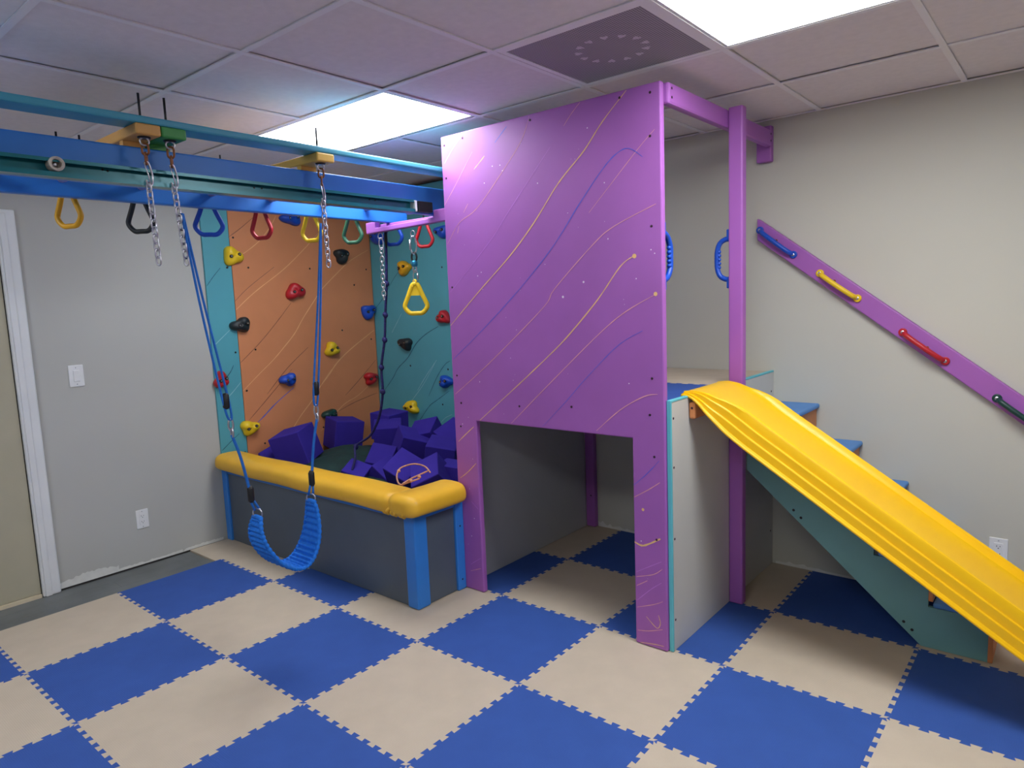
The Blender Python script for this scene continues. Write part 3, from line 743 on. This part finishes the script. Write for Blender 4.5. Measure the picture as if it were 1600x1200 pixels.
# ------------------------------------------------------------------ purple playhouse and platform
ph = thing('play_platform', 'purple panelled play platform with a crawl opening and white side walls', 'playhouse')
bpy.context.view_layer.update()
fy0, fy1 = .575, .607
X0, X1, OX0, OX1, OZ, ZT = -.255, .982, -.098, .826, .940, 2.398
fp = prism('front_panel', [(X0, .002), (OX0, .002), (OX0, OZ), (OX1, OZ), (OX1, .002), (X1, .002), (X1, ZT), (X0, ZT)], 1, fy0, fy1, PURP, ph, r=.006)
def A6(pts): return [(680+x/2.1425, 120+y/2.1425) for x, y in pts]
def A8(pts): return [(680+x/2.7275, 600+y/2.7275) for x, y in pts]
for pts, wd, m in (
 (A6([(52, 833), (150, 715), (250, 600), (330, 490), (400, 375), (440, 320), (500, 245), (560, 150), (640, 45)]), .0065, P_CREAM),
 (A6([(62, 945), (180, 825), (300, 690), (400, 560), (480, 430), (560, 310), (610, 255), (650, 240), (695, 268)]), .005, P_BLUE),
 (A6([(68, 1062), (180, 960), (360, 775), (400, 710), (530, 560), (600, 500), (740, 425)]), .0045, P_PEACH),
 (A6([(150, 1150), (280, 1030), (400, 915), (460, 850), (545, 745), (620, 635), (668, 598)]), .006, P_CREAM),
 (A6([(255, 1160), (400, 1010), (555, 855), (640, 785), (735, 730)]), .0045, P_PEACH),
 (A6([(360, 1170), (440, 1085), (500, 1015), (590, 920), (640, 880), (695, 850)]), .0035, P_BLUE),
 (A6([(540, 1185), (620, 1115), (700, 1070), (745, 1063)]), .0045, P_PEACH),
 (A6([(52, 720), (180, 555), (240, 460), (330, 320), (385, 235)]), .0032, P_LILAC),
 (A6([(42, 560), (80, 490), (140, 440), (230, 310), (290, 210), (315, 130)]), .0032, P_PEACH),
 (A6([(32, 430), (75, 350), (125, 250)]), .003, P_PEACH), (A6([(32, 290), (60, 240), (95, 190)]), .004, P_CREAM),
 (A6([(130, 310), (150, 285), (165, 265)]), .0045, P_CREAM), (A6([(200, 220), (240, 165)]), .004, P_BLUE),
 (A6([(515, 455), (580, 370), (680, 240), (735, 175)]), .003, P_PEACH), (A6([(430, 165), (455, 125), (485, 85)]), .003, P_PEACH),
 (A6([(95, 455), (110, 425)]), .003, P_PEACH), (A6([(80, 500), (75, 525)]), .003, P_PEACH),
 (A8([(848, 430), (900, 385), (955, 328)]), .0035, P_BLUE), (A8([(848, 482), (910, 450), (958, 420)]), .0045, P_PEACH),
 (A8([(850, 672), (880, 688), (910, 682), (960, 660)]), .011, P_CREAM), (A8([(858, 800), (920, 775), (965, 758)]), .0032, P_LILAC),
 (A8([(858, 820), (930, 812), (968, 790)]), .004, P_PEACH), (A8([(862, 920), (920, 875), (965, 848)]), .003, P_LILAC),
 (A8([(862, 950), (930, 940), (970, 928)]), .0035, P_PEACH), (A8([(864, 1048), (910, 1052), (970, 1047)]), .004, P_PEACH),
 (A8([(875, 1100), (930, 1108), (975, 1118)]), .004, P_CREAM), (A8([(900, 990), (945, 1040), (960, 1020), (952, 985)]), .004, P_CREAM),
 (A8([(860, 858), (905, 838)]), .004, P_PEACH),
 (A8([(108, 400), (140, 375), (175, 338)]), .0045, P_CREAM), (A8([(100, 245), (130, 215), (165, 182)]), .005, P_CREAM),
 (A8([(152, 768), (195, 742)]), .003, P_LILAC), (A8([(152, 796), (196, 786)]), .0035, P_PEACH), (A8([(155, 500), (183, 533)]), .003, P_LILAC)):
    streak(pts, 1, fy0, -.0010, wd*.82, m, fp)
R_ = random.Random(21); sp = []
for _ in range(70):
    x, z = R_.uniform(-.2, .95), R_.uniform(.1, 2.3)
    if OX0-.03 < x < OX1+.03 and z < OZ+.03: continue
    rel = Vector((x, fy0, z))-CAM
    sp.append((800+F*rel.dot(RT)/rel.dot(fw), 600+F*rel.dot(DN)/rel.dot(fw), R_.choice((.35, .45, .6, .9))))
o = discs('paint_splatter', sp, 1, fy0, -.0009, .0032, P_WHITE, fp); o['kind'] = 'stuff'
for c, r, m in ((A6([(667, 600)])[0], .010, P_CREAM), (A6([(738, 727)])[0], .009, P_CREAM), (A8([(886, 535)])[0], .007, P_CREAM), (A6([(428, 737)])[0], .006, P_WHITE), (A6([(497, 687)])[0], .005, P_WHITE)):
    o = discs('paint_splatter', [c], 1, fy0, -.0011, r, m, fp, 9)
for u in A6([(30, 230), (91, 205), (317, 145), (617, 70), (719, 52), (719, 198), (724, 500), (37, 340), (57, 705), (73, 1000), (87, 1092), (282, 1103), (456, 1105), (719, 1132), (726, 1010), (86, 1170)])+A8([(915, 132), (934, 311), (944, 664)]):
    screw(on(u, 1, fy0), 1, -1, fp)
# side walls, posts and deck
zd = 1.100
box('side_panel', (.984, 1.002, .601, 1.198, .002, zd+.004), WPAN, ph)
box('panel_edging', (.9835, 1.0035, .590, .6005, .002, zd+.014), TEALEDGE, ph, r=.002)
box('panel_edging', (.9835, 1.0035, .601, 1.198, zd+.0045, zd+.014), TEALEDGE, ph, r=.002)
box('side_panel', (.984, 1.002, 1.2, YB-.004, .002, zd+.004), WPAN, ph)
box('panel_edging', (.9835, 1.0035, 1.199, YB-.004, zd+.0045, zd+.014), TEALEDGE, ph, r=.002)
for u in ((1048.8, 655), (1048, 733), (1050, 845), (1052.5, 971)):
    p = on(u, 0, 1.002); screw((1.002, max(p.y, .615), p.z), 0, 1, ph)
for p in ((1.002, 1.80, 1.0), (1.002, 1.80, .55), (1.002, 1.80, .2)): screw(p, 0, 1, ph)
box('post', (1.0025, 1.072, 1.200, 1.250, .002, ZT+.006), PURP, ph, r=.008)
box('tunnel_wall', (-.262, -.246, fy1+.001, YB-.045, .002, zd-.03), INNER, ph)
box('post', (-.246, -.176, YB-.044, YB-.004, .002, zd-.03), PURP, ph, r=.006)
for z in (.86, .22): screw((-.205, YB-.044, z), 1, -1, ph, BLACK)
box('post', (.888, .966, fy1+.002, fy1+.04, .002, zd-.03), PURP, ph, r=.006)
box('deck', (-.262, .983, fy1+.001, YB-.004, zd-.028, zd-.010), mat('deck_plywood', (176, 150, 116), .7), ph)
box('deck_joist', (-.245, .966, 1.17, 1.208, zd-.12, zd-.029), PURP, ph)
box('top_beam', (.964, 1.0015, .6085, 1.79, 2.312, 2.397), PURP, ph, r=.010)
box('ledger_block', (.915, .995, YB-.042, YB-.002, 2.240, 2.425), PURP, ph, r=.006)
for z in (2.375, 2.34): screw((1.0015, .635, z), 0, 1, ph)
for z in (2.375, 2.34): screw((1.0015, 1.775, z), 0, 1, ph)
box('slide_cleat', (1.0045, 1.035, .757, 1.17, 1.010, 1.086), RISER, ph, r=.010)
screw((1.020, .757, 1.06), 1, -1, ph)
# notched arm that cradles the monkey bars
ar = prism('bar_cradle', [(-.960, 1.978), (-.200, 1.990), (-.200, 2.056), (-.389, 2.054), (-.389, 2.016), (-.874, 2.007), (-.874, 2.042), (-.960, 2.042)], 1, .626, .664, PURP, ph, r=.005)
box('bar_cradle', (-.93, -.265, .666, .70, 1.995, 2.0295), PURP, ph, r=.004)
# moulded blue grab handles
def grab(pts, bumps, parent, name='grab_handle'):
    o = tube(name, cr(pts, 7), .0125, CBLU, parent, 10)
    for a, b_ in ((pts[0], 1), (pts[-1], -1)):
        pass
    for c in bumps:
        q = link('grip_ridge', tubem([Vector(c)+Vector((0, 0, -.009)), Vector(c)+Vector((0, 0, -.004)), Vector(c)+Vector((0, 0, .004)), Vector(c)+Vector((0, 0, .009))], [.004, .0105, .0105, .004], 8), CBLU, o, smooth=True)
    return o
hx = 1.0025; hy = 1.226
grab([(hx, hy, 1.805), (hx-.022, hy, 1.806), (hx-.050, hy, 1.790), (hx-.064, hy, 1.755), (hx-.066, hy, 1.712), (hx-.064, hy, 1.668), (hx-.050, hy, 1.633), (hx-.022, hy, 1.617), (hx, hy, 1.618)],
     [(hx-.056, hy, 1.675+.0185*k) for k in range(5)], ph)
for z in (1.83, 1.595): box('handle_foot', (hx-.015, hx-.0005, hy-.014, hy+.014, z-.022, z+.022), CBLU, ph, r=.005)
gx, gy = .962, .612
grab([(gx, gy, 1.805), (gx, gy+.022, 1.806), (gx, gy+.050, 1.790), (gx, gy+.070, 1.755), (gx, gy+.072, 1.712), (gx, gy+.070, 1.668), (gx, gy+.050, 1.633), (gx, gy+.022, 1.617), (gx, gy, 1.618)],
     [(gx, gy+.062, 1.675+.0185*k) for k in range(5)], ph)
for z in (1.83, 1.595): box('handle_foot', (gx-.014, gx+.014, gy-.004, gy+.012, z-.022, z+.022), CBLU, ph, r=.005)

# foam tiles on the deck
dm = thing('deck_mat', 'blue and beige foam tiles on the raised platform deck', 'play mat', (0, 0, zd-.0095))
for (x0, x1, y0, y1, m, L, R, B, Tp) in ((.36, .982, .612, 1.165, MATB, True, False, False, True), (.36, .982, 1.165, 1.832, MATW, True, False, True, False),
                                   (-.25, .36, .612, 1.165, MATW, False, True, False, True), (-.25, .36, 1.165, 1.832, MATB, False, True, True, False)):
    me, c = tile_mesh(x0, x1, y0, y1, L, R, B, Tp, 0, .018); me.materials.append(m)
    o = bpy.data.objects.new('foam_tile', me); COL.objects.link(o); o.parent = dm; o.location = (c[0], c[1], 0)

# chain, carabiner and yellow handle hanging from the arm
t, _ = None, None
def ring_pts(c, ry, rz, rot=0, n=18):
    return [Vector(c)+Vector((ry*math.cos(a)*math.cos(rot), ry*math.cos(a)*math.sin(rot), rz*math.sin(a))) for a in [2*math.pi*k/n for k in range(n)]]
t = thing('hanging_chain', 'bright steel chain hanging under the tip of the purple arm', 'chain', (-.855, .645, 1.977), 'steel chains under the overhead frames')
tube('eye_bolt', ring_pts((-.855, .645, 1.959), .016, .018, .3), .0035, STEEL, t, 7, True)
tube('snap_hook', ring_pts((-.853, .645, 1.915), .012, .034, .8), .0038, STEEL, t, 7, True)
for k in range(12): add(link_me, 'chain_link', t, (-.852-.0005*k, .645, 1.875-.0248*k), rz=.6+(math.pi/2 if k % 2 else 0))
hy_ = .645; hx_ = -.578
t = thing('swivel_trapeze', 'single yellow triangular handle hanging on a carabiner and swivel', 'handle', (hx_, hy_, 1.97))
tube('eye_bolt', ring_pts((hx_, hy_, 1.946), .014, .018, .2), .0035, STEEL, t, 7, True)
tube('carabiner', ring_pts((hx_, hy_, 1.885), .018, .050, .55), .0042, STEEL, t, 7, True)
tube('carabiner_gate', [(hx_-.016, hy_-.010, 1.915), (hx_-.016, hy_-.010, 1.86)], .0062, STEEL, t, 8)
tube('swivel_top', ring_pts((hx_, hy_, 1.818), .016, .026, .3), .0055, BLACK, t, 8, True)
tube('swivel_body', [(hx_, hy_, 1.800), (hx_, hy_, 1.794), (hx_, hy_, 1.772), (hx_, hy_, 1.766)], [.012, .018, .018, .011], mat('cyan_anodised', (60, 150, 190), .3, metal=.7), t, 14)
tube('swivel_eye', ring_pts((hx_, hy_, 1.754), .010, .018, 1.2), .0045, STEEL, t, 8, True)
tube('carabiner', ring_pts((hx_+.003, hy_, 1.712), .014, .036, .4), .0032, STEEL, t, 7, True)
tube('carabiner_gate', [(hx_+.016, hy_+.004, 1.728), (hx_+.018, hy_+.004, 1.698)], .0052, STEEL, t, 8)
g = link('grip', handle_mesh(.128, .165, .0128), CYEL, t, smooth=True); g.location = (-.006, 0, 1.672-1.97); g.rotation_euler = (0, 0, .62)
w_ = link('grip_web', fixn(pym('w', [(-.036, -.005, -.066), (.036, -.005, -.066), (.012, -.005, -.006), (-.012, -.005, -.006), (-.036, .005, -.066), (.036, .005, -.066), (.012, .005, -.006), (-.012, .005, -.006)],
          [(0, 1, 2, 3), (7, 6, 5, 4), (0, 4, 5, 1), (1, 5, 6, 2), (2, 6, 7, 3), (3, 7, 4, 0)])), CYEL, t); w_.location = g.location; w_.rotation_euler = (0, 0, .62)
link('grip_eye', tubem([Vector((.011*math.cos(a), 0, .008+.013*math.sin(a))) for a in [2*math.pi*k/16 for k in range(16)]], .006, 8, True), CYEL, t, smooth=True).location = g.location

# knotted climbing rope
t = thing('knotted_rope', 'thin navy knotted climbing rope hanging into the foam pit', 'rope')
yr = .715
cp = [on(u, 1, y) for u, y in (((602, 352), yr), ((603, 375), yr), ((604, 443), yr), ((602, 492), yr), ((601, 530), yr), ((596, 573), yr), ((598, 612), yr), ((594, 645), yr), ((586, 668), yr+.01), ((576, 683), yr), ((556, 697), yr-.03), ((555, 716), yr-.08), ((550, 735), yr-.12))]
tube('rope', cr(cp, 8), .0078, ROPEN, t, 8)
for u in ((604, 443), (602, 492), (601, 531), (596, 574), (598, 612), (556, 698)):
    c = on(u, 1, yr); link('knot', tubem([c+Vector((0, 0, -.018)), c+Vector((.002, 0, -.009)), c, c+Vector((-.002, 0, .009)), c+Vector((0, 0, .018))], [.008, .015, .017, .015, .008], 9), ROPEN, t, smooth=True)
tube('rope_thimble', [cp[0]+Vector((0, 0, .02)), cp[1], cp[1]+Vector((0, 0, -.045))], [.008, .010, .006], BLACK, t, 8)

# ------------------------------------------------------------------ slide
def slide_path():
    P = [(.972, 1.117), (.990, 1.118), (1.016, 1.110), (1.050, 1.084), (1.085, 1.046), (1.130, 1.003), (1.177, .962)]
    x, z = 1.25, .910
    while x < 2.42: P.append((x, .910-(x-1.25)*.652)); x += .1
    x0, z0 = P[-1]
    for k in range(1, 9):
        a = k/8; P.append((x0+.30*a, z0-.652*.30*(a-.5*a*a)))
    P.append((P[-1][0]+.12, P[-1][1]))
    return [Vector((p[0], 0, p[1])) for p in P]
path = cr(slide_path(), 3)
# cross-section: (across 0..1, height above the rim line); rim, three steps, crest, bed, crest, steps, rim
half = [(.012, -.012), (-.004, -.006), (-.006, .002), (.004, .008), (.012, .009), (.013, .039), (.017, .042), (.031, .042), (.034, .044), (.035, .075), (.039, .078), (.053, .078), (.056, .080), (.058, .114), (.068, .122), (.084, .124), (.100, .119), (.116, .104), (.140, .096), (.20, .092), (.35, .089), (.5, .088)]
sec = half+[(1-a, h) for a, h in reversed(half[:-1])]
SY0, SY1 = .757, 1.190
vs_, fs = [], []; N = len(path); ns = len(sec)
for i, p in enumerate(path):
    tn = (path[min(i+1, N-1)]-path[max(i-1, 0)]).normalized(); up = Vector((-tn.z, 0, tn.x))
    sc = max(0.0, min(1, (p.x-.985)/.20)); sc = .10+.90*(sc*sc*(3-2*sc))
    for a, h in sec:
        q = p+up*h*sc; q.y = SY0+(SY1-SY0)*a
        if p.x < 1.16: q.z += .012*math.sin(math.pi*min(1, max(0, (p.x-.985)/.175)))*(h > .05)
        vs_.append(q)
for i in range(N-1):
    for k in range(ns-1): fs.append((i*ns+k, (i+1)*ns+k, (i+1)*ns+k+1, i*ns+k+1))
me = pym('slide', vs_, fs); bm = bmesh.new(); bm.from_mesh(me); bmesh.ops.recalc_face_normals(bm, faces=bm.faces)
up_ = sum((f.normal.z for f in bm.faces)); 
if up_ < 0: bmesh.ops.reverse_faces(bm, faces=bm.faces)
bm.to_mesh(me); bm.free()
sl = thing('slide', 'bright yellow plastic slide hooked onto the platform', 'slide', (0, 0, 0))
o = link('slide_chute', me, SLIDE, sl, smooth=True); me.set_sharp_from_angle(angle=math.radians(28))
so = o.modifiers.new('thickness', 'SOLIDIFY'); so.thickness = .006; so.offset = -1
tube('rim_bead', [v for v in [Vector((p.x, SY0-.001, p.z-.004)) for p in path]], .0062, SLIDE, sl, 8)
tube('rim_bead', [v for v in [Vector((p.x, SY1+.001, p.z-.004)) for p in path]], .0062, SLIDE, sl, 8)

# ------------------------------------------------------------------ stairs
st = thing('staircase', 'small staircase with blue padded treads and a sea green stringer behind the slide', 'stairs')
RX = [1.215+.215*k for k in range(5)]; TZ = [.944-.1835*k for k in range(5)]
top = [(1.0745, TZ[0]-.026)]
for k in range(5):
    top.append((RX[k], TZ[k]-.026))
    top.append((RX[k], TZ[k+1]-.026 if k < 4 else .002))
poly = top+[(1.838, .002), (1.0745, .684)]
prism('stringer', poly, 1, 1.253, 1.272, STRING, st)
prism('stringer', poly, 1, YB-.024, YB-.004, STRING, st)
for k in range(5):
    xb = 1.005 if k == 0 else RX[k-1]+.018
    z1 = TZ[k]
    box('tread', (xb, RX[k]+.034, 1.2515 if k == 0 else 1.246, YB-.003, z1-.025, z1), TREAD, st, r=.010, seg=3)
    zb = TZ[k+1] if k < 4 else .002
    box('riser', (RX[k]+.0005, RX[k]+.018, 1.250, YB-.004, zb+.0005, z1-.0255), RISER, st, r=.003)
for u in ((1240, 797), (1251.5, 809), (1412, 971), (1425, 984)): screw(on(u, 1, 1.253), 1, -1, st, BLACK, .0065)

# ------------------------------------------------------------------ handrail board with grab bars
hr = thing('grab_rail', 'long purple sloping wall board with four coloured grab handles', 'handrail', (0, 0, 0))
tl, bl = (.927, 1.941), (.921, 1.838)
sl_ = -.760
x1 = 2.62
cur = lambda x: 1.905-.727*(x-.955)+.012*(x-.955)*(x-.955)
poly = [(.920, 1.946), (.929, 1.942), (x1, 1.942+sl_*(x1-.929)), (x1, 1.942+sl_*(x1-.929)-.126), (.920, 1.832)]
prism('board', poly, 1, YB-.040, YB-.001, PURP, hr, r=.009)
yb_ = YB-.040
for (a, b_, m, nm) in (((1188, 360), (1240, 398), CBLU, 'blue grab handle'), ((1281.5, 427), (1340, 466), CYEL, 'yellow grab handle'), ((1411, 519), (1477, 564), CRED, 'red grab handle'), ((1558, 622), None, CDGR, 'dark green grab handle')):
    A = on(a, 1, yb_); B = on(b_, 1, yb_) if b_ else A+Vector((.200, 0, -.15))
    d = (B-A); L_ = d.length; d.normalize(); nn = Vector((0, -1, 0))
    pts = [A+nn*.004, A+d*.014+nn*.018, A+d*.032+nn*.034, A+d*L_*.5+nn*.042, B-d*.032+nn*.034, B-d*.014+nn*.018, B+nn*.004]
    h_ = tube('grab_handle', cr(pts, 6), [.009]*4+[.0125]*(6*6+1-8)+[.009]*4, m, hr, 10); h_['label'] = nm
    for e in (A, B):
        q = link('handle_foot', tubem([e, e+nn*.009, e+nn*.012], [.0195, .0195, .015], 16), m, h_)
        link('handle_bolt', tubem([e+nn*.010, e+nn*.0145, e+nn*.016], [.0085, .0085, .005], 12), STEEL, h_)
for u in ((1213, 376), (1304, 439), (1449, 543)):
    screw(on(u, 1, yb_), 1, -1, hr, mat('brass_screw', (120, 70, 40), .4, metal=.7), .007)
